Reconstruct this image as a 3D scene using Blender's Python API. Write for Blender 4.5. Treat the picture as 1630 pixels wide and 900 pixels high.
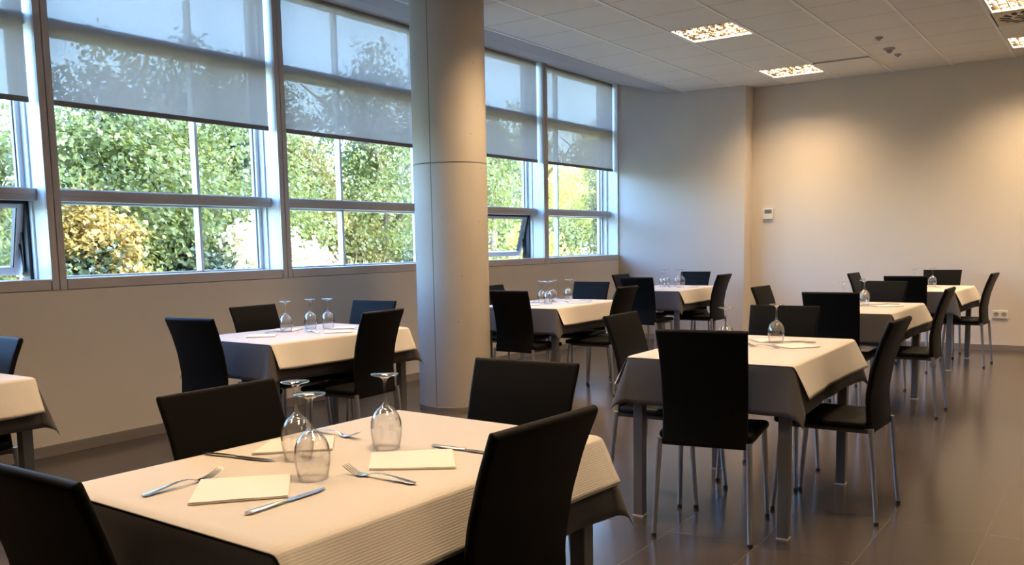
import bpy, bmesh, math, random
from mathutils import Vector, Matrix, noise

for o in list(bpy.data.objects):
    bpy.data.objects.remove(o)
C = bpy.context.scene.collection
SC = bpy.context.scene
PI = math.pi

# ------------------------------------------------------------------ camera
F_, YAW, PITCH, ROLL, CX, CY, CAMH = 1429.29, .6169, -.1138, -.0206, 772.75, 554.65, 1.27
cam = bpy.data.cameras.new('camera')
cam.sensor_width = 36.0
cam.lens = F_ / 1630 * 36
cam.shift_x = (815 - CX) / 1630
cam.shift_y = (CY - 450) / 1630
cam.clip_start = .05
cam.clip_end = 500
camo = bpy.data.objects.new('camera', cam)
C.objects.link(camo)
fw = Vector((math.cos(YAW) * math.cos(PITCH), math.sin(YAW) * math.cos(PITCH), math.sin(PITCH)))
r0 = Vector((math.sin(YAW), -math.cos(YAW), 0))
u0 = r0.cross(fw)
Rv = r0 * math.cos(ROLL) + u0 * math.sin(ROLL)
Uv = -r0 * math.sin(ROLL) + u0 * math.cos(ROLL)
m = Matrix((Rv, Uv, -fw)).transposed().to_4x4()
m.translation = (0, 0, CAMH)
camo.matrix_world = m
SC.camera = camo

# ------------------------------------------------------------------ light and exposure
SKY_STRENGTH = 1.6
SUN_STRENGTH = 6.5
LAMP_POWER = 30.0
SPREAD = math.radians(140)
SC.view_settings.view_transform = 'Standard'
SC.view_settings.look = 'None'
SC.view_settings.exposure = 1.12
SC.view_settings.gamma = 1
SC.view_settings.use_curve_mapping = False
SC.render.engine = 'CYCLES'
SC.cycles.use_denoising = True
SC.cycles.max_bounces = 10
SC.cycles.transparent_max_bounces = 24
SC.cycles.transmission_bounces = 10
SC.cycles.sample_clamp_indirect = 6
SC.cycles.caustics_reflective = False
SC.cycles.caustics_refractive = False
w = bpy.data.worlds.new('world')
SC.world = w
w.use_nodes = True
nt = w.node_tree
nt.nodes.clear()
sky = nt.nodes.new('ShaderNodeTexSky')
sky.sky_type = 'NISHITA'
sky.sun_disc = False
sky.sun_elevation = math.radians(38)
sky.sun_rotation = math.radians(150)
sky.air_density = 1.0
sky.dust_density = 1.5
sky.ozone_density = 1.2
bg = nt.nodes.new('ShaderNodeBackground')
bg.inputs[1].default_value = SKY_STRENGTH
wo = nt.nodes.new('ShaderNodeOutputWorld')
tint = nt.nodes.new('ShaderNodeMix')   # camera white balance is set for the warm lamps
tint.data_type = 'RGBA'
tint.blend_type = 'MULTIPLY'
tint.inputs[0].default_value = 1
tint.inputs[7].default_value = (.78, .93, 1.22, 1)
nt.links.new(sky.outputs[0], tint.inputs[6])
nt.links.new(tint.outputs[2], bg.inputs[0])
nt.links.new(bg.outputs[0], wo.inputs[0])
sl = bpy.data.lights.new('sun', 'SUN')
sl.energy = SUN_STRENGTH
sl.angle = math.radians(.6)
sl.color = (1, .93, .78)
so = bpy.data.objects.new('sun', sl)
C.objects.link(so)
# light travels towards +Y (from behind the building onto the trees), and from the right
so.rotation_euler = Vector((-.25, .78, -.62)).to_track_quat('-Z', 'Y').to_euler()

# ------------------------------------------------------------------ materials
def principled(name, col, rough=.5, metal=0, **kw):
    mt = bpy.data.materials.new(name)
    mt.use_nodes = True
    b = mt.node_tree.nodes['Principled BSDF']
    b.inputs['Base Color'].default_value = (*col, 1)
    b.inputs['Roughness'].default_value = rough
    b.inputs['Metallic'].default_value = metal
    for k, v in kw.items():
        b.inputs[k].default_value = v
    return mt

def N(mt, t):
    return mt.node_tree.nodes.new(t)

def vary(mt, scale, amt, detail=4, dark=None):
    """noise mottling of the base colour"""
    nt = mt.node_tree
    b = nt.nodes['Principled BSDF']
    col = tuple(b.inputs['Base Color'].default_value)
    tc = N(mt, 'ShaderNodeTexCoord')
    n = N(mt, 'ShaderNodeTexNoise')
    n.inputs['Scale'].default_value = scale
    n.inputs['Detail'].default_value = detail
    nt.links.new(tc.outputs['Object'], n.inputs['Vector'])
    r = N(mt, 'ShaderNodeMix')
    r.data_type = 'RGBA'
    d = dark or tuple(c * (1 - amt) for c in col[:3])
    r.inputs[6].default_value = (*d, 1)
    r.inputs[7].default_value = tuple(min(1, c * (1 + amt)) for c in col[:3]) + (1,)
    nt.links.new(n.outputs['Fac'], r.inputs[0])
    nt.links.new(r.outputs[2], b.inputs['Base Color'])
    return n

def bump(mt, scale, strength, dist=.002, node=None):
    nt = mt.node_tree
    b = nt.nodes['Principled BSDF']
    if node is None:
        tc = N(mt, 'ShaderNodeTexCoord')
        n = N(mt, 'ShaderNodeTexNoise')
        n.inputs['Scale'].default_value = scale
        nt.links.new(tc.outputs['Object'], n.inputs['Vector'])
        out = n.outputs['Fac']
    else:
        out = node
    bp = N(mt, 'ShaderNodeBump')
    bp.inputs['Strength'].default_value = strength
    bp.inputs['Distance'].default_value = dist
    nt.links.new(out, bp.inputs['Height'])
    nt.links.new(bp.outputs[0], b.inputs['Normal'])

M = {}
M['wall'] = principled('wall_paint', (.68, .62, .55), .85)
vary(M['wall'], 1.3, .03)
bump(M['wall'], 160, .15)
M['white_wall'] = principled('pale_wall_paint', (.62, .60, .58), .8)
M['alu'] = principled('window_aluminium', (.88, .90, .92), .4, 0)
M['alu_face'] = principled('window_trim', (.56, .50, .46), .45, .2)
M['gasket'] = principled('rubber_gasket', (.012, .012, .014), .5)
M['skirting'] = principled('brushed_skirting', (.45, .40, .35), .3, .6)
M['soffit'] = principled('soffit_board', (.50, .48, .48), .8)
M['leather'] = principled('black_leather', (.0062, .0058, .0054), .47, **{'Specular IOR Level': .09})
bump(M['leather'], 420, .12, .0006)
M['chrome'] = principled('satin_steel', (.52, .52, .53), .3, .9)
M['frame'] = principled('chair_underframe', (.09, .09, .09), .4, .6)
M['tleg'] = principled('grey_coated_metal', (.20, .20, .205), .38, .55)
M['foot'] = principled('black_foot_cap', (.02, .02, .02), .5)
M['glide'] = principled('pale_foot_glide', (.6, .58, .52), .5)
M['tabletop'] = principled('table_laminate', (.3, .27, .24), .5)
M['steel'] = principled('cutlery_steel', (.66, .65, .63), .22, 1)
M['napkin'] = principled('paper_napkin', (.86, .79, .73), .9)
bump(M['napkin'], 500, .2, .0006)
M['plastic'] = principled('cream_plastic', (.78, .74, .66), .4)
M['screen'] = principled('grey_screen', (.09, .10, .09), .25)
M['darkhole'] = principled('dark_slot', (.02, .02, .02), .7)
M['sensor'] = principled('grey_sensor', (.33, .31, .32), .5)
M['tbar'] = principled('ceiling_bar', (.95, .94, .92), .4, 0)
M['louvre'] = principled('louvre_metal_lit_mottle', (.42, .38, .33), .25, .8)
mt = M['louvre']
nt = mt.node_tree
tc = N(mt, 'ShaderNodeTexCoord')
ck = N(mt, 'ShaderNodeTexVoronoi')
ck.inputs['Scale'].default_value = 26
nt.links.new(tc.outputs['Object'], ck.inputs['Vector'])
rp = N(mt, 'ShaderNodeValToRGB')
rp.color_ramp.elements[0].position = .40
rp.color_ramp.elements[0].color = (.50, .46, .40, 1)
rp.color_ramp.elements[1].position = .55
rp.color_ramp.elements[1].color = (.035, .027, .018, 1)  # bright and dark cells painted in for the lit mottling of the blades
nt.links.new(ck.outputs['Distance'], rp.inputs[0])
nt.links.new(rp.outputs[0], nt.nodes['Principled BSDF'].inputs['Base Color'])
M['housing'] = principled('fitting_housing', (.8, .78, .74), .5)
M['hem'] = principled('blind_rail', (.20, .17, .155), .5)
M['diffcream'] = principled('vent_panel', (.72, .63, .48), .5)

# dark grey cloth
mt = M['cloth'] = principled('dark_grey_cloth', (.066, .059, .060), .75)
mt.node_tree.nodes['Principled BSDF'].inputs['Sheen Weight'].default_value = .10
mt.node_tree.nodes['Principled BSDF'].inputs['Sheen Roughness'].default_value = .4
bump(mt, 700, .25, .0006)

# ribbed cream paper overlay
mt = M['paper'] = principled('cream_embossed_paper', (.63, .585, .535), .85)
nt = mt.node_tree
tc = N(mt, 'ShaderNodeTexCoord')
wv = N(mt, 'ShaderNodeTexWave')
wv.wave_type = 'BANDS'
wv.bands_direction = 'Y'
wv.inputs['Scale'].default_value = 52
wv.inputs['Distortion'].default_value = .6
wv.inputs['Detail'].default_value = 1
wv.inputs['Detail Scale'].default_value = 3
nt.links.new(tc.outputs['UV'], wv.inputs['Vector'])
nz = N(mt, 'ShaderNodeTexNoise')
nz.inputs['Scale'].default_value = 90
mp = N(mt, 'ShaderNodeMapping')
mp.inputs['Scale'].default_value = (.8, 1.6, 1)
nt.links.new(tc.outputs['UV'], mp.inputs['Vector'])
nt.links.new(mp.outputs[0], nz.inputs['Vector'])
ad = N(mt, 'ShaderNodeMath')
ad.operation = 'MULTIPLY'
nt.links.new(wv.outputs['Fac'], ad.inputs[0])
nt.links.new(nz.outputs['Fac'], ad.inputs[1])
bump(mt, 0, .5, .0009, ad.outputs[0])

# concrete
mt = M['concrete'] = principled('pillar_concrete', (.44, .40, .345), .62)
n = vary(mt, 2.2, .12, 8)
bump(mt, 30, .12, .003)
nt = mt.node_tree
# small air holes
vo = N(mt, 'ShaderNodeTexVoronoi')
vo.inputs['Scale'].default_value = 9
tc = N(mt, 'ShaderNodeTexCoord')
nt.links.new(tc.outputs['Object'], vo.inputs['Vector'])
rp = N(mt, 'ShaderNodeValToRGB')
rp.color_ramp.elements[0].position = .035
rp.color_ramp.elements[1].position = .06
rp.color_ramp.elements[0].color = (.25, .22, .19, 1)
rp.color_ramp.elements[1].color = (1, 1, 1, 1)
nt.links.new(vo.outputs['Distance'], rp.inputs[0])
mx = N(mt, 'ShaderNodeMix')
mx.data_type = 'RGBA'
mx.blend_type = 'MULTIPLY'
mx.inputs[0].default_value = .8
src = nt.nodes['Principled BSDF'].inputs['Base Color'].links[0].from_socket
nt.links.new(src, mx.inputs[6])
nt.links.new(rp.outputs[0], mx.inputs[7])
nt.links.new(mx.outputs[2], nt.nodes['Principled BSDF'].inputs['Base Color'])
M['seam_and_foot_shade'] = principled('pillar_joint_and_foot_shade', (.20, .17, .14), .9)

# floor tiles
mt = M['floor'] = principled('floor_tiles', (.085, .072, .066), .2)
nt = mt.node_tree
b = nt.nodes['Principled BSDF']
tc = N(mt, 'ShaderNodeTexCoord')
mp = N(mt, 'ShaderNodeMapping')
mp.inputs['Location'].default_value = (-.30, -.035, 0)
nt.links.new(tc.outputs['Object'], mp.inputs['Vector'])
br = N(mt, 'ShaderNodeTexBrick')
br.offset = 0
br.inputs['Scale'].default_value = 1
br.inputs['Mortar Size'].default_value = .0022
br.inputs['Mortar Smooth'].default_value = .3
br.inputs['Brick Width'].default_value = .66
br.inputs['Row Height'].default_value = .385
br.inputs['Color1'].default_value = (.064, .052, .044, 1)
br.inputs['Color2'].default_value = (.072, .058, .049, 1)
br.inputs['Mortar'].default_value = (.12, .105, .09, 1)
nt.links.new(mp.outputs[0], br.inputs['Vector'])
nz = N(mt, 'ShaderNodeTexNoise')
nz.inputs['Scale'].default_value = 2.2
nz.inputs['Detail'].default_value = 2
nt.links.new(tc.outputs['Object'], nz.inputs['Vector'])
mx = N(mt, 'ShaderNodeMix')
mx.data_type = 'RGBA'
mx.blend_type = 'MULTIPLY'
mx.inputs[0].default_value = 1
rp = N(mt, 'ShaderNodeValToRGB')
rp.color_ramp.elements[0].color = (.86, .86, .86, 1)
rp.color_ramp.elements[0].position = .3
rp.color_ramp.elements[1].position = .7
nt.links.new(nz.outputs['Fac'], rp.inputs[0])
nt.links.new(br.outputs['Color'], mx.inputs[6])
nt.links.new(rp.outputs[0], mx.inputs[7])
nt.links.new(mx.outputs[2], b.inputs['Base Color'])

# ceiling tiles: cross joints every 0.6 m along X
mt = M['ceiling'] = principled('ceiling_tiles', (.56, .52, .48), .85)
nt = mt.node_tree
b = nt.nodes['Principled BSDF']
tc = N(mt, 'ShaderNodeTexCoord')
sx = N(mt, 'ShaderNodeSeparateXYZ')
nt.links.new(tc.outputs['Object'], sx.inputs[0])
a1 = N(mt, 'ShaderNodeMath'); a1.operation = 'ADD'; a1.inputs[1].default_value = 60 - 8.38 + .3 - .6 * 0
nt.links.new(sx.outputs[0], a1.inputs[0])
a2 = N(mt, 'ShaderNodeMath'); a2.operation = 'MODULO'; a2.inputs[1].default_value = .6
nt.links.new(a1.outputs[0], a2.inputs[0])
a3 = N(mt, 'ShaderNodeMath'); a3.operation = 'SUBTRACT'; a3.inputs[1].default_value = .3
nt.links.new(a2.outputs[0], a3.inputs[0])
a4 = N(mt, 'ShaderNodeMath'); a4.operation = 'ABSOLUTE'
nt.links.new(a3.outputs[0], a4.inputs[0])
a5 = N(mt, 'ShaderNodeMath'); a5.operation = 'LESS_THAN'; a5.inputs[1].default_value = .005
nt.links.new(a4.outputs[0], a5.inputs[0])
nz = N(mt, 'ShaderNodeTexNoise'); nz.inputs['Scale'].default_value = 1.4; nz.inputs['Detail'].default_value = 5
nt.links.new(tc.outputs['Object'], nz.inputs['Vector'])
cm = N(mt, 'ShaderNodeMix'); cm.data_type = 'RGBA'
cm.inputs[6].default_value = (.78, .75, .71, 1)
cm.inputs[7].default_value = (.85, .82, .78, 1)
nt.links.new(nz.outputs['Fac'], cm.inputs[0])
cj = N(mt, 'ShaderNodeMix'); cj.data_type = 'RGBA'
cj.inputs[7].default_value = (.50, .47, .44, 1)
nt.links.new(a5.outputs[0], cj.inputs[0])
nt.links.new(cm.outputs[2], cj.inputs[6])
nt.links.new(cj.outputs[2], b.inputs['Base Color'])

# window glass: mostly clear with a fresnel reflection
mt = M['pane'] = bpy.data.materials.new('window_glass')
mt.use_nodes = True
nt = mt.node_tree
nt.nodes.clear()
tr = nt.nodes.new('ShaderNodeBsdfTransparent'); tr.inputs[0].default_value = (.90, .96, .95, 1)
gl = nt.nodes.new('ShaderNodeBsdfGlossy'); gl.inputs['Roughness'].default_value = 0.0
fr = nt.nodes.new('ShaderNodeLayerWeight'); fr.inputs[0].default_value = .5
pw = nt.nodes.new('ShaderNodeMath'); pw.operation = 'POWER'; pw.inputs[1].default_value = 5
nt.links.new(fr.outputs['Facing'], pw.inputs[0])
mu = nt.nodes.new('ShaderNodeMath'); mu.operation = 'MULTIPLY_ADD'; mu.inputs[1].default_value = .9; mu.inputs[2].default_value = .045; mu.use_clamp = True
ms = nt.nodes.new('ShaderNodeMixShader')
oo = nt.nodes.new('ShaderNodeOutputMaterial')
nt.links.new(pw.outputs[0], mu.inputs[0])
nt.links.new(mu.outputs[0], ms.inputs[0])
nt.links.new(tr.outputs[0], ms.inputs[1])
nt.links.new(gl.outputs[0], ms.inputs[2])
nt.links.new(ms.outputs[0], oo.inputs[0])

# roller blind: open weave
mt = M['blind'] = bpy.data.materials.new('roller_blind_weave')
mt.use_nodes = True
nt = mt.node_tree
nt.nodes.clear()
tr = nt.nodes.new('ShaderNodeBsdfTransparent'); tr.inputs[0].default_value = (.68, .64, .58, 1)
tc = nt.nodes.new('ShaderNodeTexCoord')
nz = nt.nodes.new('ShaderNodeTexNoise'); nz.inputs['Scale'].default_value = 90; nz.inputs['Detail'].default_value = 3
mp = nt.nodes.new('ShaderNodeMapping'); mp.inputs['Scale'].default_value = (1, 1, .35)
nt.links.new(tc.outputs['Object'], mp.inputs[0])
nt.links.new(mp.outputs[0], nz.inputs['Vector'])
df = nt.nodes.new('ShaderNodeBsdfDiffuse'); df.inputs[0].default_value = (.52, .48, .46, 1)
tl = nt.nodes.new('ShaderNodeBsdfTranslucent'); tl.inputs[0].default_value = (.60, .52, .475, 1)
m1 = nt.nodes.new('ShaderNodeMixShader'); m1.inputs[0].default_value = .45
m2 = nt.nodes.new('ShaderNodeMixShader')
mr = nt.nodes.new('ShaderNodeMapRange'); mr.inputs['To Min'].default_value = .64; mr.inputs['To Max'].default_value = .72
nt.links.new(nz.outputs['Fac'], mr.inputs['Value'])
oo = nt.nodes.new('ShaderNodeOutputMaterial')
nt.links.new(df.outputs[0], m1.inputs[1]); nt.links.new(tl.outputs[0], m1.inputs[2])
nt.links.new(mr.outputs[0], m2.inputs[0])
nt.links.new(tr.outputs[0], m2.inputs[1]); nt.links.new(m1.outputs[0], m2.inputs[2])
nt.links.new(m2.outputs[0], oo.inputs[0])

# drinking glass
mt = M['glass'] = bpy.data.materials.new('clear_glass')
mt.use_nodes = True
nt = mt.node_tree
nt.nodes.clear()
lw = nt.nodes.new('ShaderNodeLayerWeight'); lw.inputs[0].default_value = .5
p1 = nt.nodes.new('ShaderNodeMath'); p1.operation = 'POWER'; p1.inputs[1].default_value = 2.6
nt.links.new(lw.outputs['Facing'], p1.inputs[0])
f1 = nt.nodes.new('ShaderNodeMath'); f1.operation = 'MULTIPLY_ADD'; f1.inputs[1].default_value = .85; f1.inputs[2].default_value = .085
nt.links.new(p1.outputs[0], f1.inputs[0])
cr_ = nt.nodes.new('ShaderNodeValToRGB')
cr_.color_ramp.elements[0].position = .55; cr_.color_ramp.elements[0].color = (.985, .985, .985, 1)
cr_.color_ramp.elements[1].position = 1; cr_.color_ramp.elements[1].color = (.50, .51, .52, 1)
nt.links.new(lw.outputs['Facing'], cr_.inputs[0])
tr = nt.nodes.new('ShaderNodeBsdfTransparent'); nt.links.new(cr_.outputs[0], tr.inputs[0])
gl = nt.nodes.new('ShaderNodeBsdfGlossy'); gl.inputs['Roughness'].default_value = .02
ms = nt.nodes.new('ShaderNodeMixShader')
nt.links.new(f1.outputs[0], ms.inputs[0]); nt.links.new(tr.outputs[0], ms.inputs[1]); nt.links.new(gl.outputs[0], ms.inputs[2])
oo = nt.nodes.new('ShaderNodeOutputMaterial')
nt.links.new(ms.outputs[0], oo.inputs[0])

mt = M['tube'] = bpy.data.materials.new('lamp_tube_glow')
mt.use_nodes = True
nt = mt.node_tree
nt.nodes.clear()
e = nt.nodes.new('ShaderNodeEmission'); e.inputs[0].default_value = (1, .90, .76, 1); e.inputs[1].default_value = 14
oo = nt.nodes.new('ShaderNodeOutputMaterial')
nt.links.new(e.outputs[0], oo.inputs[0])

def leafmat(name, c1, c2, tr_col, tr_amt=.4):
    mt = bpy.data.materials.new(name)
    mt.use_nodes = True
    nt = mt.node_tree
    nt.nodes.clear()
    tc = nt.nodes.new('ShaderNodeTexCoord')
    nz = nt.nodes.new('ShaderNodeTexNoise'); nz.inputs['Scale'].default_value = 1.1; nz.inputs['Detail'].default_value = 6
    nt.links.new(tc.outputs['Object'], nz.inputs['Vector'])
    rp = nt.nodes.new('ShaderNodeValToRGB')
    rp.color_ramp.elements[0].position = .36
    rp.color_ramp.elements[1].position = .66
    rp.color_ramp.elements[0].color = (*c1, 1)
    rp.color_ramp.elements[1].color = (*c2, 1)
    nt.links.new(nz.outputs['Fac'], rp.inputs[0])
    df = nt.nodes.new('ShaderNodeBsdfPrincipled'); df.inputs['Roughness'].default_value = .45
    nt.links.new(rp.outputs[0], df.inputs['Base Color'])
    tl = nt.nodes.new('ShaderNodeBsdfTranslucent'); tl.inputs[0].default_value = (*tr_col, 1)
    ms = nt.nodes.new('ShaderNodeMixShader'); ms.inputs[0].default_value = tr_amt
    oo = nt.nodes.new('ShaderNodeOutputMaterial')
    nt.links.new(df.outputs[0], ms.inputs[1]); nt.links.new(tl.outputs[0], ms.inputs[2])
    nt.links.new(ms.outputs[0], oo.inputs[0])
    return mt
M['leaf_green'] = leafmat('green_leaves', (.05, .07, .022), (.19, .21, .065), (.27, .29, .07))
M['leaf_olive'] = leafmat('olive_leaves', (.08, .08, .025), (.26, .22, .08), (.34, .30, .08))
M['leaf_gold'] = leafmat('golden_leaves', (.22, .15, .04), (.50, .35, .10), (.55, .38, .10))
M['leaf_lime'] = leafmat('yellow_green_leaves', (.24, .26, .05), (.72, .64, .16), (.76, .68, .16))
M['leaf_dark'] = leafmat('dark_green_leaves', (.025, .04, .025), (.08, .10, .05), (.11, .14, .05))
M['straw'] = leafmat('pale_dry_grass', (.60, .55, .34), (.95, .90, .66), (.9, .85, .6))
M['bark'] = principled('bark', (.20, .15, .11), .9)
vary(M['bark'], 6, .4)
M['earth'] = principled('grassy_ground', (.42, .38, .20), .95)
vary(M['earth'], 3, .4)
M['path'] = principled('pale_path', (.62, .56, .50), .9)
M['facade'] = principled('outside_wall_render', (.5, .48, .45), .9)

# ------------------------------------------------------------------ helpers
class MB:
    def __init__(s):
        s.v = []; s.f = []; s.mi = []; s.uv = {}
    def add(s, vs, fs, mi=0):
        b = len(s.v)
        s.v += [tuple(v) for v in vs]
        for f in fs:
            s.f.append(tuple(i + b for i in f)); s.mi.append(mi)
    def box(s, a, b, mi=0):
        x0, y0, z0 = a; x1, y1, z1 = b
        s.add([(x0,y0,z0),(x1,y0,z0),(x1,y1,z0),(x0,y1,z0),(x0,y0,z1),(x1,y0,z1),(x1,y1,z1),(x0,y1,z1)],
              [(0,3,2,1),(4,5,6,7),(0,1,5,4),(1,2,6,5),(2,3,7,6),(3,0,4,7)], mi)
    def tube(s, pts, rad, n=12, mi=0, cap=True):
        pts = [Vector(p) for p in pts]
        if not isinstance(rad, (list, tuple)): rad = [rad] * len(pts)
        rings = []
        up = Vector((0, 0, 1))
        base = len(s.v)
        for i, p in enumerate(pts):
            d = (pts[min(i + 1, len(pts) - 1)] - pts[max(i - 1, 0)]).normalized()
            a = d.cross(Vector((1, 0, 0)) if abs(d.z) > .9 else up).normalized()
            b = d.cross(a)
            for k in range(n):
                t = 2 * PI * k / n
                s.v.append(tuple(p + (a * math.cos(t) + b * math.sin(t)) * rad[i]))
        for i in range(len(pts) - 1):
            for k in range(n):
                q = base + i * n
                s.f.append((q + k, q + (k + 1) % n, q + n + (k + 1) % n, q + n + k)); s.mi.append(mi)
        if cap:
            s.f.append(tuple(base + k for k in range(n))[::-1]); s.mi.append(mi)
            q = base + (len(pts) - 1) * n
            s.f.append(tuple(q + k for k in range(n))); s.mi.append(mi)
    def lathe(s, prof, n=32, mi=0, closed=False):
        base = len(s.v)
        for r, z in prof:
            for k in range(n):
                t = 2 * PI * k / n
                s.v.append((r * math.cos(t), r * math.sin(t), z))
        m_ = len(prof)
        for i in range(m_ if closed else m_ - 1):
            j = (i + 1) % m_
            for k in range(n):
                s.f.append((base + i*n + k, base + i*n + (k+1) % n, base + j*n + (k+1) % n, base + j*n + k)); s.mi.append(mi)
    def grid(s, nu, nv, fn, mi=0):
        base = len(s.v)
        for j in range(nv + 1):
            for i in range(nu + 1):
                s.v.append(tuple(fn(i / nu, j / nv)))
        for j in range(nv):
            for i in range(nu):
                a = base + j * (nu + 1) + i
                s.f.append((a, a + 1, a + nu + 2, a + nu + 1)); s.mi.append(mi)
    def build(s, name, mats, parent=None, smooth=False, fix=True, bevel=0, weld=False):
        me = bpy.data.meshes.new(name)
        me.from_pydata(s.v, [], s.f)
        if not isinstance(mats, (list, tuple)): mats = [mats]
        for q in mats: me.materials.append(M[q])
        me.polygons.foreach_set('material_index', s.mi)
        if fix:
            bm = bmesh.new(); bm.from_mesh(me)
            if weld: bmesh.ops.remove_doubles(bm, verts=bm.verts, dist=1e-5)
            bmesh.ops.recalc_face_normals(bm, faces=bm.faces)
            bm.to_mesh(me); bm.free()
        if smooth:
            me.polygons.foreach_set('use_smooth', [True] * len(me.polygons))
            if smooth != 'all':
                me.set_sharp_from_angle(angle=math.radians(40))
        o = bpy.data.objects.new(name, me)
        C.objects.link(o)
        if parent is not None: o.parent = parent
        if bevel:
            bv = o.modifiers.new('bevel', 'BEVEL'); bv.width = bevel; bv.segments = 2; bv.limit_method = 'ANGLE'
        return o

def tag(o, label=None, cat=None, group=None, kind=None):
    if label: o['label'] = label
    if cat: o['category'] = cat
    if group: o['group'] = group
    if kind: o['kind'] = kind
    return o

def empty(name, loc=(0, 0, 0), rz=0):
    o = bpy.data.objects.new(name, None)
    o.empty_display_size = .1
    C.objects.link(o)
    o.location = loc
    o.rotation_euler = (0, 0, rz)
    return o

def kids(o):
    return [c for c in bpy.data.objects if c.parent == o]

def tree_of(o):
    return (o, [(c, kids(c)) for c in kids(o)])

def copy_tree(tr):
    root, parts = tr
    r = root.copy(); C.objects.link(r)
    for p, subs in parts:
        q = p.copy(); C.objects.link(q); q.parent = r
        for s_ in subs:
            t = s_.copy(); C.objects.link(t); t.parent = q
    return r

def struct(o, label=None):
    o['kind'] = 'structure'
    if label: o['label'] = label
    return o

# ------------------------------------------------------------------ room shell
YW = 5.484          # inner face of window wall
XB = 11.32          # back wall
ZC = 3.149          # ceiling
X0, Y0 = -3.2, -4.2
ZT = 3.36           # window head
b = MB(); b.box((X0 - .2, Y0 - .2, -.2), (XB + .3, YW + .3, 0)); struct(b.build('floor', 'floor'), 'dark brown grey tiled floor')

# ceiling: body with holes for fittings is made of strips; cells carry the tile joints
LIGHTS = [(7.78, 2.84), (10.18, 2.84), (5.38, 2.84), (2.98, 2.84), (.58, 2.84),
          (8.38, .43), (10.18, .43), (5.98, .43), (3.58, .43), (1.18, .43),
          (4.78, -1.97), (1.18, -1.97), (8.38, -1.97)]
VENT = (8.98, .43)
LOW = (10.18, 2.24)   # tile that sits a little low
holes = LIGHTS + [VENT, LOW]
XG0 = 8.38 - 20 * .6
YG0 = 2.84 - 12 * .6
b = MB()
hs = {(round((x - XG0) / .6), round((y - YG0) / .6)) for x, y in holes}
nx = int((XB + .1 - XG0) / .6) + 1
ny = int((4.62 - YG0) / .6)
for j in range(ny):
    ya = YG0 + j * .6
    yb = ya + .6
    i = 0
    while i < nx:
        if (i, j) in hs: i += 1; continue
        k = i
        while k < nx and (k, j) not in hs: k += 1
        xa, xb = XG0 + i * .6, min(XG0 + k * .6, XB + .1)
        if xb > xa:
            b.add([(xa, ya, ZC), (xb, ya, ZC), (xb, yb, ZC), (xa, yb, ZC)], [(0, 1, 2, 3)])
        i = k
yl = YG0 + ny * .6
b.add([(XG0, yl, ZC), (XB + .1, yl, ZC), (XB + .1, 4.62, ZC), (XG0, 4.62, ZC)], [(0, 1, 2, 3)])
# T bars along X
for j in range(ny + 1):
    y = YG0 + j * .6
    b.box((XG0, y - .012, ZC - .004), (XB + .1, y + .012, ZC + .002), 1)
b.box((XG0, 4.605, ZC - .006), (XB + .1, 4.63, ZC + .002), 1)
ceil = struct(b.build('ceiling', ['ceiling', 'tbar']), 'suspended ceiling of pale grey tiles with metal bars')
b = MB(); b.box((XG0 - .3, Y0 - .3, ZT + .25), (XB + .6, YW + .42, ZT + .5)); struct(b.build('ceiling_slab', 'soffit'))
# sloped soffit strip by the window
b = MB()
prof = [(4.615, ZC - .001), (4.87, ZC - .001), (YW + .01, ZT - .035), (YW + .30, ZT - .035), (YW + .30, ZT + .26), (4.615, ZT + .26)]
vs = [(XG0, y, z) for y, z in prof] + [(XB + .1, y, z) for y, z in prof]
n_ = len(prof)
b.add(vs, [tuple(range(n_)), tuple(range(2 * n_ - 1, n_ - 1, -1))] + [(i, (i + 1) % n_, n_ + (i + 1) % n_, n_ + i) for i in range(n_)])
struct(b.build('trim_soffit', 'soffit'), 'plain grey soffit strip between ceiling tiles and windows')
# the low tile, and a backing box added above to block leaking light
b = MB(); b.box((LOW[0] + .005, LOW[1] + .012, ZC - .014), (LOW[0] + .597, LOW[1] + .588, ZC - .002)); b.box((LOW[0] - .03, LOW[1] - .03, ZC + .003), (LOW[0] + .63, LOW[1] + .63, ZC + .02))
struct(b.build('trim_ceiling_tile', 'ceiling'), 'pale ceiling tile hanging slightly low near the back wall')

b = MB(); b.box((XB, Y0, 0), (XB + .2, 3.86, ZT + .3)); struct(b.build('wall_back', 'wall'), 'plain beige back wall')
b = MB(); b.box((X0, Y0 - .2, 0), (XB + .2, Y0, ZT + .3)); struct(b.build('wall_right', 'wall'))
b = MB(); b.box((X0 - .2, Y0 - .2, 0), (X0, YW + .3, ZT + .3)); struct(b.build('wall_rear', 'wall'))
# low wall under windows; unseen full-height part added to block blue skylight
b = MB(); b.box((X0, YW, 0), (10.95, YW + .30, 1.045)); b.box((X0, YW, 1.045), (1.072, YW + .30, ZT + .3)); struct(b.build('wall_left', 'wall'), 'beige low wall under the windows, with unseen full-height light block added')
# pilaster / end wall (facets as in the photo)
b = MB()
pts = [(10.84, YW + .32), (10.84, YW), (10.955, 4.456), (11.055, 3.86), (XB + .2, 3.86), (XB + .2, YW + .32)]
vs = [(x, y, 0) for x, y in pts] + [(x, y, ZT + .3) for x, y in pts]
n_ = len(pts)
b.add(vs, [tuple(range(n_)), tuple(range(2 * n_ - 1, n_ - 1, -1))] + [(i, (i + 1) % n_, n_ + (i + 1) % n_, n_ + i) for i in range(n_)])
struct(b.build('wall_end', 'wall'), 'projecting wall panel in the far corner lit blue by the window')
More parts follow.
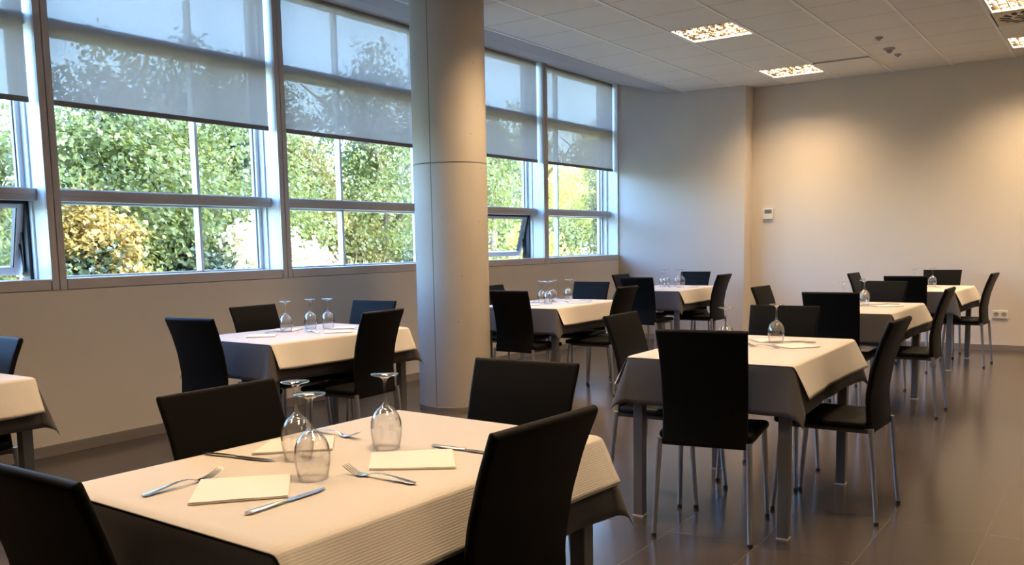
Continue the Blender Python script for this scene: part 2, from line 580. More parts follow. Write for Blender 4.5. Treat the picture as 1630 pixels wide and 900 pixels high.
# skirtings
b = MB(); b.box((X0, YW - .012, 0), (10.84, YW, .073)); struct(b.build('baseboard_left', 'skirting', bevel=.002))
b = MB(); b.box((XB - .012, Y0, 0), (XB, 3.86, .066)); struct(b.build('baseboard_back', 'skirting', bevel=.002))
b = MB()
for p, q in (((10.84, YW), (10.955, 4.456)), ((10.955, 4.456), (11.055, 3.86))):
    b.add([(p[0]-.012, p[1], 0), (q[0]-.012, q[1]-.006, 0), q+(0,), p+(0,), (p[0]-.012, p[1], .07), (q[0]-.012, q[1]-.006, .07), q+(.07,), p+(.07,)],
          [(0,3,2,1),(4,5,6,7),(0,1,5,4),(1,2,6,5),(2,3,7,6),(3,0,4,7)])
b.box((11.043, 3.848, 0), (XB, 3.86, .07))
struct(b.build('baseboard_end', 'skirting'))

# ------------------------------------------------------------------ windows
MUL = [1.12, 3.09, 5.0, 7.0, 9.0]
HW = .048
YG = YW + .235       # glass plane
ZS0, ZS1 = 1.045, 1.115
TR0, TR1 = 1.61, 1.685
UT0, UT1 = 2.68, 2.75
# continuous sill band
b = MB()
xs = [1.07] + MUL + [10.84]
for i in range(1, len(xs) - 1):
    a_ = xs[i] + (.055 if i else 0); c_ = xs[i + 1] - .055 if i + 1 < len(xs) - 1 else xs[i + 1]
    b.box((a_, YW - .006, ZS0 + .003), (c_, YW + .30, ZS1))
struct(b.build('trim_sill', 'alu_face', bevel=.002), 'pale metal sill band under the windows')
for i, x in enumerate(MUL):
    b = MB()
    b.box((x - HW, YW - .008, ZS0), (x - .003, YW + .012, ZT))
    b.box((x + .003, YW - .008, ZS0), (x + HW, YW + .012, ZT))
    b.box((x - HW + .012, YW + .006, ZS0), (x + HW - .012, YW + .03, ZT))
    b.box((x - HW, YW + .012, ZS0), (x + HW, YW + .15, ZT), 1)
    b.box((x - HW - .012, YW + .15, ZS0), (x + HW + .012, YW + .27, ZT), 1)
    struct(b.build('trim_mullion', ['alu_face', 'alu'], bevel=.0015), 'deep window mullion, beige face and pale blue reveal')
b = MB()
b.box((10.79, YW + .15, ZS0), (10.845, YW + .27, ZT)); b.box((10.815, YW, ZS0), (10.845, YW + .16, ZT))
struct(b.build('trim_jamb', 'alu'), 'pale window jamb in the far corner')

bays = [(1.12, 3.09, 'awning', None), (3.09, 5.0, None, 4.345),
        (5.0, 7.0, None, 5.87), (7.0, 9.0, 'awning', None), (9.0, 10.86, None, 9.63)]
for i, (xa, xb, kind, thin) in enumerate(bays):
    e = struct(empty('window_%d' % (i + 1), ((xa + xb) / 2, YG, ZS1)))
    cx_ = (xa + xb) / 2
    A_, B_ = xa + HW + .012 - cx_, xb - HW - .012 - cx_
    if i == 4: B_ = 10.79 - cx_
    def L(z): return z - ZS1
    # transoms (child) - local coords about (cx_,YG,ZS1)
    for nm, z0, z1 in (('transom', TR0, TR1), ('transom', UT0, UT1)):
        b = MB()
        b.box((A_ - .012, -.135, L(z0)), (B_ + .012, .03, L(z1)))
        b.box((A_, -.142, L(z0) + .036), (B_, -.134, L(z1) - .004))
        b.build(nm, 'alu_face', e, bevel=.002)
    fr = MB()
    fw_ = .03
    for z0, z1 in ((ZS1, TR0), (TR1, UT0), (UT1, ZT - .03)):
        if kind == 'awning' and z0 == ZS1: continue
        fr.box((A_, -.03, L(z0)), (A_ + fw_, .035, L(z1))); fr.box((B_ - fw_, -.03, L(z0)), (B_, .035, L(z1)))
        fr.box((A_ + fw_, -.03, L(z0)), (B_ - fw_, .035, L(z0) + .012)); fr.box((A_ + fw_, -.03, L(z1) - .012), (B_ - fw_, .035, L(z1)))
        if thin:
            fr.box((thin - cx_ - .013, -.030, L(z0)), (thin - cx_ + .013, .03, L(z1)))
    fr.build('window_frame', 'alu', e, bevel=.002)
    g = MB()
    for z0, z1 in ((ZS1, TR0), (TR1, UT0), (UT1, ZT - .03)):
        if kind == 'awning' and z0 == ZS1: continue
        g.box((A_ + fw_, -.003, L(z0) + .012), (B_ - fw_, .003, L(z1) - .012))
    g.build('window_pane', 'pane', e)
    gk = MB()
    for z0, z1 in ((ZS1, TR0), (TR1, UT0)):
        if kind == 'awning' and z0 == ZS1: continue
        gk.box((B_ - fw_ - .006, -.007, L(z0) + .012), (B_ - fw_, .003, L(z1) - .012))
    if kind == 'awning':
        z0, z1 = ZS1, TR0
        gk.box((A_, -.05, 0), (A_ + .022, .04, L(z1))); gk.box((B_ - .022, -.05, 0), (B_, .04, L(z1)))
        gk.box((A_, -.05, L(z1) - .016), (B_, .04, L(z1)))
        # stay arm
        gk.tube([(B_ - .03, .0, .05), (B_ - .035, .03, .22), (B_ - .05, .07, .32)], .007, 8)
        gk.tube([(B_ - .03, .0, .05), (B_ - .03, .0, .30)], .006, 8)
    gk.build('gasket', 'gasket', e)
    if kind == 'awning':
        z1_, z0_ = TR0 - .018, ZS1 + .012
        hg = z1_ - z0_
        al = math.radians(14)
        def T(x, y, z):   # rotate about hinge at (y=0,z=L(z1_)): bottom goes to +Y
            return (x, -.035 + y * math.cos(al) - z * math.sin(al), L(z1_) + y * math.sin(al) + z * math.cos(al))
        sb = MB()
        ww = .055
        for bx in (((A_ + .024, 0, -hg), (A_ + .024 + ww, .045, 0)), ((B_ - .008 - ww, 0, -hg), (B_ - .008, .045, 0)),
                   ((A_ + .024 + ww, 0, -hg), (B_ - .008 - ww, .045, -hg + ww)), ((A_ + .024 + ww, 0, -.03), (B_ - .008 - ww, .045, 0))):
            sb.box(*bx)
        sb.v = [T(*v) for v in sb.v]
        sash = sb.build('sash', 'alu', e, bevel=.004)
        tag(sash, 'top hung sash swung open outward')
        sp = MB(); sp.box((A_ + .024 + ww, .018, -hg + ww), (B_ - .008 - ww, .024, -.03)); sp.v = [T(*v) for v in sp.v]
        sp.build('sash_pane', 'pane', sash)
        sg = MB()
        for bx in (((A_ + .022 + ww, .003, -hg + ww), (A_ + .03 + ww, .04, -.03)), ((B_ - .014 - ww, .003, -hg + ww), (B_ - .006 - ww, .04, -.03))):
            sg.box(*bx)
        sg.v = [T(*v) for v in sg.v]
        sg.build('sash_gasket', 'gasket', sash)

# ------------------------------------------------------------------ roller blinds
wn = ['at the left edge of the photo', 'over the first full window from the left', 'between the second mullion and the round pillar',
      'just right of the round pillar', 'over the last window in the far corner']
for i, (xa, xb, kind, thin) in enumerate(bays):
    r = empty('roller_blind', ((xa + xb) / 2, YW + .06, 0))
    r.location.x = (xa + xb) / 2
    cx_ = (xa + xb) / 2
    A_, B_ = xa + HW + .008 - cx_, xb - HW - .028 - cx_
    if i == 4: B_ = 10.795 - cx_
    zb = 2.215
    b = MB(); b.box((A_, 0, zb + .02), (B_, .0012, ZT - .02)); b.build('blind_fabric', 'blind', r)
    b = MB(); b.box((A_, -.008, zb - .012), (B_, .010, zb + .022)); b.build('bottom_rail', 'hem', r, bevel=.003)
    b = MB(); b.tube([(A_, .03, ZT - .05), (B_, .03, ZT - .05)], .024, 16); b.build('roller', 'hem', r, smooth=True)
    tag(r, 'grey translucent roller blind half lowered ' + wn[i], 'roller blind', 'roller blinds on the window wall')

# ------------------------------------------------------------------ pillar
PX, PY, PR = 5.665, 4.32, .286
pil = tag(empty('round_pillar', (PX, PY, 0)), 'round raw concrete pillar standing between the window tables', 'pillar')
b = MB()
b.lathe([(PR, 0), (PR, 1.893), (PR - .004, 1.896), (PR - .004, 1.900), (PR, 1.903), (PR, ZC + .05)], 96)
b.build('shaft', 'concrete', pil, smooth=True)
b = MB()
ang0 = math.atan2(-PY, -PX)
for sgn in (1,):
    a_ = ang0 - math.radians(31)
    ca, sa = math.cos(a_), math.sin(a_)
    px_, py_ = ca * (PR + .0005), sa * (PR + .0005)
    tx, ty = -sa * .0035, ca * .0035
    b.add([(px_ - tx, py_ - ty, .0), (px_ + tx, py_ + ty, .0), (px_ + tx, py_ + ty, ZC), (px_ - tx, py_ - ty, ZC),
           ((PR - .01) * ca, (PR - .01) * sa, 0), ((PR - .01) * ca, (PR - .01) * sa, ZC)], [(0, 1, 2, 3), (0, 4, 1), (3, 2, 5), (0, 3, 5, 4), (1, 4, 5, 2)])
b.build('vertical_joint', 'seam_and_foot_shade', pil)
b = MB(); b.lathe([(PR + .0012, 1.8955), (PR + .0012, 1.9005), (PR - .002, 1.9005), (PR - .002, 1.8955)], 96, closed=True)
b.build('ring_joint', 'seam_and_foot_shade', pil)
b = MB(); b.lathe([(PR + .004, .0), (PR + .004, .03), (PR - .002, .034), (PR - .002, 0)], 96, closed=True)
b.build('foot_shade_ring', 'seam_and_foot_shade', pil, smooth=True)  # dark ring standing in for the soft shadow at the pillar base

# ------------------------------------------------------------------ ceiling fittings
def louvre_light():
    r = empty('ceiling_light')
    S = .6; D = .10
    b = MB()
    g = .012
    b.box((g, g, D - .004), (S - g, S - g, D)); b.box((g, g, .004), (g + .012, S - g, D)); b.box((S - g - .012, g, .004), (S - g, S - g, D))
    b.box((g, g, .004), (S - g, g + .012, D)); b.box((g, S - g - .012, .004), (S - g, S - g, D))
    b.box((0, 0, -.003), (S, g + .012, .004)); b.box((0, S - g - .012, -.003), (S, S, .004)); b.box((0, 0, -.003), (g + .012, S, .004)); b.box((S - g - .012, 0, -.003), (S, S, .004))
    b.build('housing', 'housing', r)
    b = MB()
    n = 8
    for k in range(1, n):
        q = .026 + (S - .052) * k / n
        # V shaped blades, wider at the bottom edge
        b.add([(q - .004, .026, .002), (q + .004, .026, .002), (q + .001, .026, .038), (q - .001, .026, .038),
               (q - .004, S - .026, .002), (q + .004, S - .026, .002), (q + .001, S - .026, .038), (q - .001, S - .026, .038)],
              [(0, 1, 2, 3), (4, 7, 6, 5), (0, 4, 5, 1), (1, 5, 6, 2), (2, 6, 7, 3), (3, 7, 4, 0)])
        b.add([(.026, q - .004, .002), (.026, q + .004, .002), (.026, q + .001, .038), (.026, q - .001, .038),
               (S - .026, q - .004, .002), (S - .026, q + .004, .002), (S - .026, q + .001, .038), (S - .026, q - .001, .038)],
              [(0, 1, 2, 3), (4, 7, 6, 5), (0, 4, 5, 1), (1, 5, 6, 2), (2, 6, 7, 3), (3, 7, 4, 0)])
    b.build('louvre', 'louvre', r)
    for k in range(4):
        b = MB(); y = .075 + k * .15
        b.tube([(.04, y, .072), (S - .04, y, .072)], .010, 12)
        b.build('lamp_tube', 'tube', r, smooth=True)
    return r
proto = louvre_light()
ptree = tree_of(proto)
labs = ['lit square louvred ceiling light, nearest to the round pillar', 'lit square louvred ceiling light close to the back wall and projecting corner wall', None, None, None,
        'lit louvred ceiling light in the top right corner beside the round air vent', 'lit louvred ceiling light at the right edge above the back wall']
first = True
for i, (x, y) in enumerate(LIGHTS):
    o = proto if first else copy_tree(ptree)
    first = False
    o.location = (x, y, ZC)
    lb = labs[i] if i < len(labs) and labs[i] else 'louvred ceiling light over the room outside the photo'
    tag(o, lb, 'ceiling light', 'louvred ceiling lights')
    la = bpy.data.lights.new('lamp_glow', 'AREA')
    la.shape = 'SQUARE'; la.size = .5
    la.energy = LAMP_POWER * {0: .8, 1: 1.05, 2: 1.7, 3: 1.1, 4: 1.15, 5: 1.2, 6: 1.25}.get(i, .75)
    la.color = (1, .68, .38)
    la.spread = SPREAD
    lo = bpy.data.objects.new('lamp_glow', la)
    C.objects.link(lo)
    lo.location = (x + .3, y + .3, ZC - .006)
    lo.location.z = ZC + .045
# air vent
v = tag(empty('air_vent', (VENT[0], VENT[1], ZC)), 'square cream ceiling panel with round swirl air vent', 'air vent')
b = MB(); b.box((.004, .012, -.004), (.596, .588, .008)); b.build('panel', 'diffcream', v, bevel=.002)
b = MB()
for ring, (ra, rb, ns) in enumerate(((.17, .255, 16), (.07, .14, 10))):
    for k in range(ns):
        t = 2 * PI * k / ns
        dt = 2 * PI / ns * .30
        tw = .25
        q = []
        for (rr, tt) in ((ra, t - dt), (ra, t + dt), ((ra + rb) / 2, t + dt + tw * .5), (rb, t + dt * .8 + tw), (rb, t - dt * .8 + tw), ((ra + rb) / 2, t - dt + tw * .5)):
            q.append((.3 + rr * math.cos(tt), .3 + rr * math.sin(tt)))
        n_ = len(q)
        b.add([(x, y, -.0055) for x, y in q] + [(x, y, -.002) for x, y in q], [tuple(range(n_))[::-1]] + [(i, (i + 1) % n_, n_ + (i + 1) % n_, n_ + i) for i in range(n_)])
b.build('swirl_slots', 'darkhole', v)
b = MB(); b.lathe([(.262, -.004), (.275, -.010), (.283, -.004)], 48); b.v = [(x + .3, y + .3, z) for x, y, z in b.v]; b.build('rim', 'diffcream', v, smooth=True)
# sensors
for (x, y, s, lb) in ((9.32, 1.98, .62, 'small grey ceiling sensor, farthest left of three'), (9.93, 2.01, 1.0, 'larger grey ceiling sensor in the middle of three'), (10.29, 2.0, .62, 'small grey ceiling sensor nearest to the back wall')):
    o = tag(empty('ceiling_sensor', (x, y, ZC)), lb, 'sensor', 'grey ceiling sensors')
    b = MB(); b.lathe([(0.001, 0), (.055 * s, 0), (.055 * s, -.008), (.045 * s, -.014), (.001, -.014)], 24); b.build('base', 'sensor', o, smooth=True)
    b = MB(); b.lathe([(.032 * s, -.012), (.028 * s, -.03 * s), (.016 * s, -.045 * s), (.001, -.05 * s)], 24); b.build('dome', 'sensor', o, smooth=True)
# thermostat
o = tag(empty('thermostat', (XB, 3.645, 1.594)), 'small cream thermostat with grey screen on the beige back wall', 'thermostat')
b = MB(); b.box((-.022, -.06, -.068), (0, .06, .068)); b.build('case', 'plastic', o, bevel=.005)
b = MB(); b.box((-.0245, -.045, .002), (-.020, .045, .05)); b.build('screen', 'screen', o, bevel=.001)
b = MB(); b.box((-.027, -.058, -.066), (-.020, .058, -.008)); b.box((-.029, -.02, -.016), (-.026, .02, -.011)); b.build('flap', 'plastic', o, bevel=.002)
# socket
o = tag(empty('wall_socket', (XB, 1.072, .40)), 'white double power socket low on the beige back wall', 'socket')
b = MB(); b.box((-.012, -.075, -.045), (0, .075, .045)); b.build('plate', 'plastic', o, bevel=.004)
for s in (-1, 1):
    b = MB(); b.lathe([(.024, 0), (.022, -.004), (.0005, -.004)], 28); b.v = [(-.0125 - (z + .004) * .2, s * .036 + y, x) for x, y, z in b.v]
    q = b.build('socket_well', 'sensor', o, smooth=True); tag(q, 'round grey socket well')

# ------------------------------------------------------------------ chair
def rrect(hw, ht, n=4, r=None):
    r = r or ht * .9
    out = []
    for cx_, cy_, a0 in ((hw - r, ht - r, 0), (-hw + r, ht - r, 90), (-hw + r, -ht + r, 180), (hw - r, -ht + r, 270)):
        for k in range(n + 1):
            a_ = math.radians(a0 + 90 * k / n)
            out.append((cx_ + r * math.cos(a_), cy_ + r * math.sin(a_)))
    return out
def interp(tab, t):
    for (a, *va), (b_, *vb) in zip(tab, tab[1:]):
        if t <= b_:
            k = (t - a) / (b_ - a); k = max(0, k)
            return [p + (q - p) * k for p, q in zip(va, vb)]
    return list(tab[-1][1:])
def smoothtab(tab, t):
    h = .04
    s = [0] * (len(tab[0]) - 1)
    for d in (-1, -.5, 0, .5, 1):
        v_ = interp(tab, min(1, max(0, t + d * h)))
        s = [p + q / 5 for p, q in zip(s, v_)]
    return s
def make_chair():
    r = empty('dining_chair')
    # backrest: (t, y, z, half width)
    tab = [(0, -.165, .395, .178), (.12, -.157, .455, .178), (.35, -.150, .57, .180), (.6, -.170, .70, .182), (.8, -.203, .805, .185), (1, -.243, .893, .190)]
    b = MB(); NR = 22; rings = []
    # explicit sharp ends for rounding
    ts = [0, .006, .018] + [k / NR for k in range(1, NR)] + [.972, .988, .997, 1]
    th = .012
    for t in sorted(ts):
        y, z, hw = smoothtab(tab, t)
        y2, z2, _ = smoothtab(tab, min(1, t + .02)); y1, z1, _ = smoothtab(tab, max(0, t - .02))
        d = Vector((0, y2 - y1, z2 - z1)).normalized(); nrm = Vector((0, -d.z, d.y))   # pointing backwards/up
        e_ = min(t, 1 - t) * .52
        k = 1 if e_ > th else math.sqrt(max(0, 1 - ((th - e_) / th) ** 2)) * .85 + .15
        ring = []
        for (x, q) in rrect(hw - (1 - k) * .006, th * k, 4):
            u = x / hw
            base_ = Vector((x, y + .012 * (1 - u * u) * (-1), z + .020 * abs(u) ** 2.2 * max(0, (t - .5) * 2) ** 2))
            ring.append(base_ + nrm * q)
        rings.append(ring)
    n = len(rings[0])
    vs = [p for rg in rings for p in rg]
    fs = [(i * n + k, i * n + (k + 1) % n, (i + 1) * n + (k + 1) % n, (i + 1) * n + k) for i in range(len(rings) - 1) for k in range(n)]
    fs += [tuple(range(n))[::-1], tuple((len(rings) - 1) * n + k for k in range(n))]
    b.add(vs, fs); b.build('backrest', 'leather', r, smooth=True)
    # seat
    b = MB(); rings = []
    st = [(0, -.150, .186), (.02, -.148, .194), (.06, -.14, .198), (.3, -.03, .204), (.7, .13, .208), (.93, .232, .208), (.97, .249, .204), (.99, .256, .198), (1, .258, .19)]
    for (t, y, hw) in st:
        k = 1 if .03 < t < .95 else {0: .4, .02: .8, .97: .85, .99: .6, 1: .3}.get(t, 1)
        ring = []
        for (x, q) in rrect(hw, .019 * k, 4):
            sag = -.006 * (1 - (x / hw) ** 2) * math.sin(PI * min(1, max(0, t)))
            ring.append((x, y, .442 + q + (sag if q > 0 else 0) - (.006 * max(0, t - .85) / .15)))
        rings.append(ring)
    n = len(rings[0]); vs = [p for rg in rings for p in rg]
    fs = [(i * n + k, i * n + (k + 1) % n, (i + 1) * n + (k + 1) % n, (i + 1) * n + k) for i in range(len(rings) - 1) for k in range(n)]
    fs += [tuple(range(n))[::-1], tuple((len(rings) - 1) * n + k for k in range(n))]
    b.add(vs, fs); b.build('seat', 'leather', r, smooth=True)
    b = MB()
    b.box((-.186, -.168, .405), (-.166, .23, .425)); b.box((.166, -.168, .405), (.186, .23, .425))
    b.box((-.166, .20, .405), (.166, .222, .425)); b.box((-.166, -.168, .405), (.166, -.150, .425))
    b.build('seat_frame', 'frame', r, bevel=.003)
    for sx, fy, ty in ((-1, .255, .217), (1, .255, .217), (-1, -.209, -.172), (1, -.209, -.172)):
        b = MB()
        tp = Vector((sx * .188, ty, .430)); bt = Vector((sx * .203, fy, .012))
        b.tube([tp, tp + (bt - tp) * .04, bt], [.0125, .0128, .0098], 14)
        lg = b.build('leg', 'chrome', r, smooth=True)
        b = MB(); b.tube([bt + Vector((0, 0, .004)), (bt.x, bt.y, 0)], .0115, 14)
        b.build('foot_cap', 'foot', lg, smooth=True)
    return r
CH = {'0c': (1.794, 4.132, -.8), '1a': (1.002, 1.531, .1), '1b': (1.603, 1.208, -3.9), '1c': (2.131, 1.515, 2.5), '1d': (1.531, 1.734, -1.0),
 '2a': (3.318, 4.201, 4.9), '2b': (3.911, 3.744, 3.1), '2c': (4.405, 4.213, 4.0), '2d': (3.954, 4.451, -.9),
 '3a': (6.226, 4.009, -1.1), '3b': (6.844, 3.616, -.1), '3c': (7.375, 4.131, 1.2), '3d': (6.759, 4.478, -.2),
 '4a': (8.868, 4.157, -.6), '4b': (9.541, 3.78, -1.8), '4c': (10.128, 4.216, -1.1), '4d': (9.465, 4.536, -2.9),
 '5a': (3.738, 1.439, 9.4), '5b': (4.348, 1.037, -1.7), '5c': (4.771, 1.509, 1.8), '5d': (4.188, 1.869, .9),
 '6a': (6.572, 1.617, 1.3), '6b': (7.059, 1.219, -.2), '6c': (7.848, 1.658, -9.0), '6d': (7.056, 2.092, -2.1),
 '7a': (9.391, 1.655, -.2), '7b': (9.982, 1.24, -3.3), '7c': (10.638, 1.597, -.7), '7d': (9.958, 2.07, -2.9)}
TH = {'a': 0, 'b': 90, 'c': 180, 'd': -90}
tdesc = {'0': 'the cropped left edge table', '1': 'the foreground table', '2': 'the table left of the pillar', '3': 'the table just right of the pillar',
         '4': 'the far window corner table', '5': 'the nearest right row table', '6': 'the middle right row table', '7': 'the table nearest the back wall'}
sdesc = {'a': 'black leather chair seen from behind, near end of {}', 'b': 'black leather chair on the aisle side of {}',
         'c': 'black leather chair at the far end of {}', 'd': 'black leather chair on the window side of {}'}
special = {'1a': 'black leather chair cropped in the bottom left corner, at the foreground table', '1b': 'large black leather chair in the bottom centre overlapping the foreground table edge',
           '1c': 'black leather chair in front of the round pillar base, at the foreground table far end', '1d': 'dark leather chair between the foreground table and the left wall',
           '0c': 'bluish black chair back cropped by the left edge, behind a cropped table', '5a': 'black leather chair standing back-on in front of the nearest right row table, whole back visible',
           '7d': 'black chair on the window side of the table nearest the beige back wall', '2c': 'blue-lit black chair behind the table left of the round pillar, against the low wall'}
proto = make_chair(); ptree = tree_of(proto)
first = True
for k, (x, y, dr) in CH.items():
    o = proto if first else copy_tree(ptree)
    first = False
    th = math.radians(TH[k[1]] + dr)
    o.location = (x, y, 0); o.rotation_euler = (0, 0, th - PI / 2)
    tag(o, special.get(k) or sdesc[k[1]].format(tdesc[k[0]]), 'chair', 'black leather dining chairs')

# ------------------------------------------------------------------ tables
HL, HWD, TZ = .545, .364, .745
def make_table():
    r = empty('dining_table')
    b = MB(); b.box((-HL + .004, -HWD + .004, TZ - .028), (HL - .004, HWD - .004, TZ)); b.build('tabletop', 'tabletop', r, bevel=.003)
    b = MB()
    i_ = .05; h0, h1 = TZ - .095, TZ - .028
    b.box((-HL + i_, -HWD + .012, h0), (HL - i_, -HWD + .034, h1)); b.box((-HL + i_, HWD - .034, h0), (HL - i_, HWD - .012, h1))
    b.box((-HL + .012, -HWD + i_, h0), (-HL + .034, HWD - i_, h1)); b.box((HL - .034, -HWD + i_, h0), (HL - .012, HWD - i_, h1))
    b.build('apron', 'tleg', r)
    for sx in (-1, 1):
        for sy in (-1, 1):
            x, y = sx * (HL - .032), sy * (HWD - .032)
            b = MB(); b.box((x - .0235, y - .0235, .006), (x + .0235, y + .0235, TZ - .028)); lg = b.build('leg', 'tleg', r, bevel=.003)
            b = MB(); b.box((x - .025, y - .025, 0), (x + .025, y + .025, .007)); b.build('foot_glide', 'glide', lg)
    return r
TB = {'0': (1.413, 4.109, .3), '1': (1.577, 1.518, -2.4), '2': (3.909, 4.159, -3.3), '3': (6.803, 4.092, 0), '4': (9.493, 4.185, -.4), '5': (4.266, 1.466, .9), '6': (7.14, 1.631, -1.2), '7': (9.97, 1.625, -1.7)}
OVER = {'0': .16, '1': .135, '2': .155, '3': .155, '4': .155, '5': .155, '6': .155, '7': .155}
def phi_side(s, kind):
    """tilt from vertical of a hanging side at distance s from the nearest corner"""
    if kind: return math.radians(11) + math.radians(17) * math.exp(-s / .16)
    return math.radians(3) + math.radians(10) * math.exp(-s / .12)
def hang(ov, phi, r=.010):
    """arc length ov past the table edge -> (out, down)"""
    am = PI / 2 - phi
    la_ = r * am
    if ov <= la_:
        a_ = ov / r
        return r * math.sin(a_), r * (1 - math.cos(a_))
    q = ov - la_
    return r * math.sin(am) + q * math.cos(am), r * (1 - math.cos(am)) + q * math.sin(am)
def cloth_point(u, v, z, seed, off=0.0, kind=0):
    dx = max(0, abs(u) - HL); dy = max(0, abs(v) - HWD)
    sx = 1 if u >= 0 else -1; sy = 1 if v >= 0 else -1
    bu = max(-HL, min(HL, u)); bv = max(-HWD, min(HWD, v))
    if dx == 0 and dy == 0:
        return Vector((u, v, z + off))
    if dx > 0 and dy > 0:
        rho = math.hypot(dx, dy); t = math.atan2(dy, dx)
        if rho > .225: rho = .225 + (rho - .225) * .55
        w2 = math.sin(2 * t)
        rnd = noise.noise(Vector((seed * 3.1 + sx, sy * 2.2, 0)))
        phi = math.radians(13 + 12 * kind) + math.radians(7 + 5 * rnd) * w2
        # gather the corner sector: material turns faster near the middle
        o_, d_ = hang(rho, phi)
        o_ += off; 
        curl = .25 * rho * w2 * rnd
        tt = t + .10 * math.sin(4 * t)
        return Vector((sx * (HL + o_ * math.cos(tt) + curl * .15), sy * (HWD + o_ * math.sin(tt)), z - d_))
    if dx > 0:
        s = HWD - abs(v); phi = phi_side(s, kind); ov = dx
        phi += math.radians(5) * noise.noise(Vector((v * 7, seed * 5.3 + sx, 0))) * min(1, s / .08)
        o_, d_ = hang(ov, phi)
        return Vector((sx * (HL + o_ + off), v, z - d_ + off * .2))
    s = HL - abs(u); phi = phi_side(s, kind); ov = dy
    phi += math.radians(5) * noise.noise(Vector((u * 6, seed * 4.1 + sy * 2, 0))) * min(1, s / .08)
    o_, d_ = hang(ov, phi)
    return Vector((u, sy * (HWD + o_ + off), z - d_ + off * .2))
def axis(h, ov, n_in, n_out, fine=.014):
    a_ = [h + fine * k / 5 for k in range(1, 6)] + [h + fine + (ov - fine) * k / n_out for k in range(1, n_out + 1)]
    return [-q for q in reversed(a_)] + [-h + 2 * h * k / n_in for k in range(n_in + 1)] + a_
def sheet(name, us, vs_, mat, z, seed, off, thick, kind=0):
    me = bpy.data.meshes.new(name)
    V = []; UV = []
    for v_ in vs_:
        for u in us:
            V.append(cloth_point(u, v_, z, seed, off, kind)); UV.append((u, v_))
    nu = len(us)
    F = [(j * nu + i, j * nu + i + 1, (j + 1) * nu + i + 1, (j + 1) * nu + i) for j in range(len(vs_) - 1) for i in range(nu - 1)]
    me.from_pydata([tuple(p) for p in V], [], F)
    uvl = me.uv_layers.new(name='UVMap')
    for lp in me.loops: uvl.data[lp.index].uv = UV[lp.vertex_index]
    me.materials.append(M[mat])
    me.polygons.foreach_set('use_smooth', [True] * len(F))
    o = bpy.data.objects.new(name, me); C.objects.link(o)
    sd = o.modifiers.new('thickness', 'SOLIDIFY'); sd.thickness = thick; sd.offset = 1
    return o
proto = make_table(); ptree = tree_of(proto); first = True
tl = {'0': 'grey-legged dining table cut off by the left edge of the photo', '1': 'large foreground dining table with grey metal legs', '2': 'grey-legged dining table by the low wall, left of the round pillar',
      '3': 'grey-legged dining table just right of the round pillar', '4': 'grey-legged dining table in the far window corner', '5': 'nearest dining table of the right row, square grey legs in full view',
      '6': 'middle dining table of the right row', '7': 'dining table of the right row nearest the beige back wall'}
for k, (x, y, dr) in TB.items():
    o = proto if first else copy_tree(ptree); first = False
    rz = math.radians(dr)
    o.location = (x, y, 0); o.rotation_euler = (0, 0, rz)
    tag(o, tl[k], 'table', 'dining tables')
    sd = int(k)
    dk = .215
    us = axis(HL, dk, 40, 9); vs_ = axis(HWD, dk, 28, 9)
    c = sheet('tablecloth', us, vs_, 'cloth', TZ + .002, sd, .002, .0012)
    c.location = (x, y, 0); c.rotation_euler = (0, 0, rz)
    tag(c, 'dark grey tablecloth hanging under the cream cover on ' + tdesc[k], 'tablecloth', 'dark grey tablecloths')
    us = [-HL - .008, -HL - .005, -HL - .002] + [-HL + 2 * HL * q / 60 for q in range(61)] + [HL + .002, HL + .005, HL + .008]
    vs_ = axis(HWD, OVER[k], 28, 9)
    c = sheet('table_cover', us, vs_, 'paper', TZ + .0045, sd, .005, .001, 1)
    c.location = (x, y, 0); c.rotation_euler = (0, 0, rz)
    tag(c, 'cream ribbed paper cover laid across the top of ' + tdesc[k], 'table cover', 'cream table covers')
SURF = TZ + .0115

# ------------------------------------------------------------------ glasses (upside down)
def make_glass():
    b = MB()
    outer = [(.0330, 0), (.0365, .018), (.0395, .038), (.0405, .056), (.0385, .074), (.0325, .090), (.0230, .102), (.0120, .110), (.0060, .117), (.0045, .128), (.0042, .150), (.0044, .172), (.0065, .181), (.0140, .186), (.0250, .189), (.0345, .1915), (.0355, .193), (.0345, .1945), (.0005, .196)]
    inner = [(.0005, .106), (.0110, .1045), (.0215, .0985), (.0310, .0880), (.0370, .0735), (.0391, .056), (.0381, .038), (.0351, .018), (.0316, .0004)]
    b.lathe([(r_, z) for r_, z in outer], 40)
    b.lathe(inner, 40)
    n = 40
    # join the rims
    bi = len(outer) * n + (len(inner) - 1) * n
    for k in range(n): b.f.append((k, (k + 1) % n, bi + (k + 1) % n, bi + k)); b.mi.append(0)
    b.f.append(tuple((len(outer) - 1) * n + k for k in range(n))); b.mi.append(0)
    b.f.append(tuple(len(outer) * n + k for k in range(n))); b.mi.append(0)
    return b.build('wine_glass', 'glass', smooth='all')
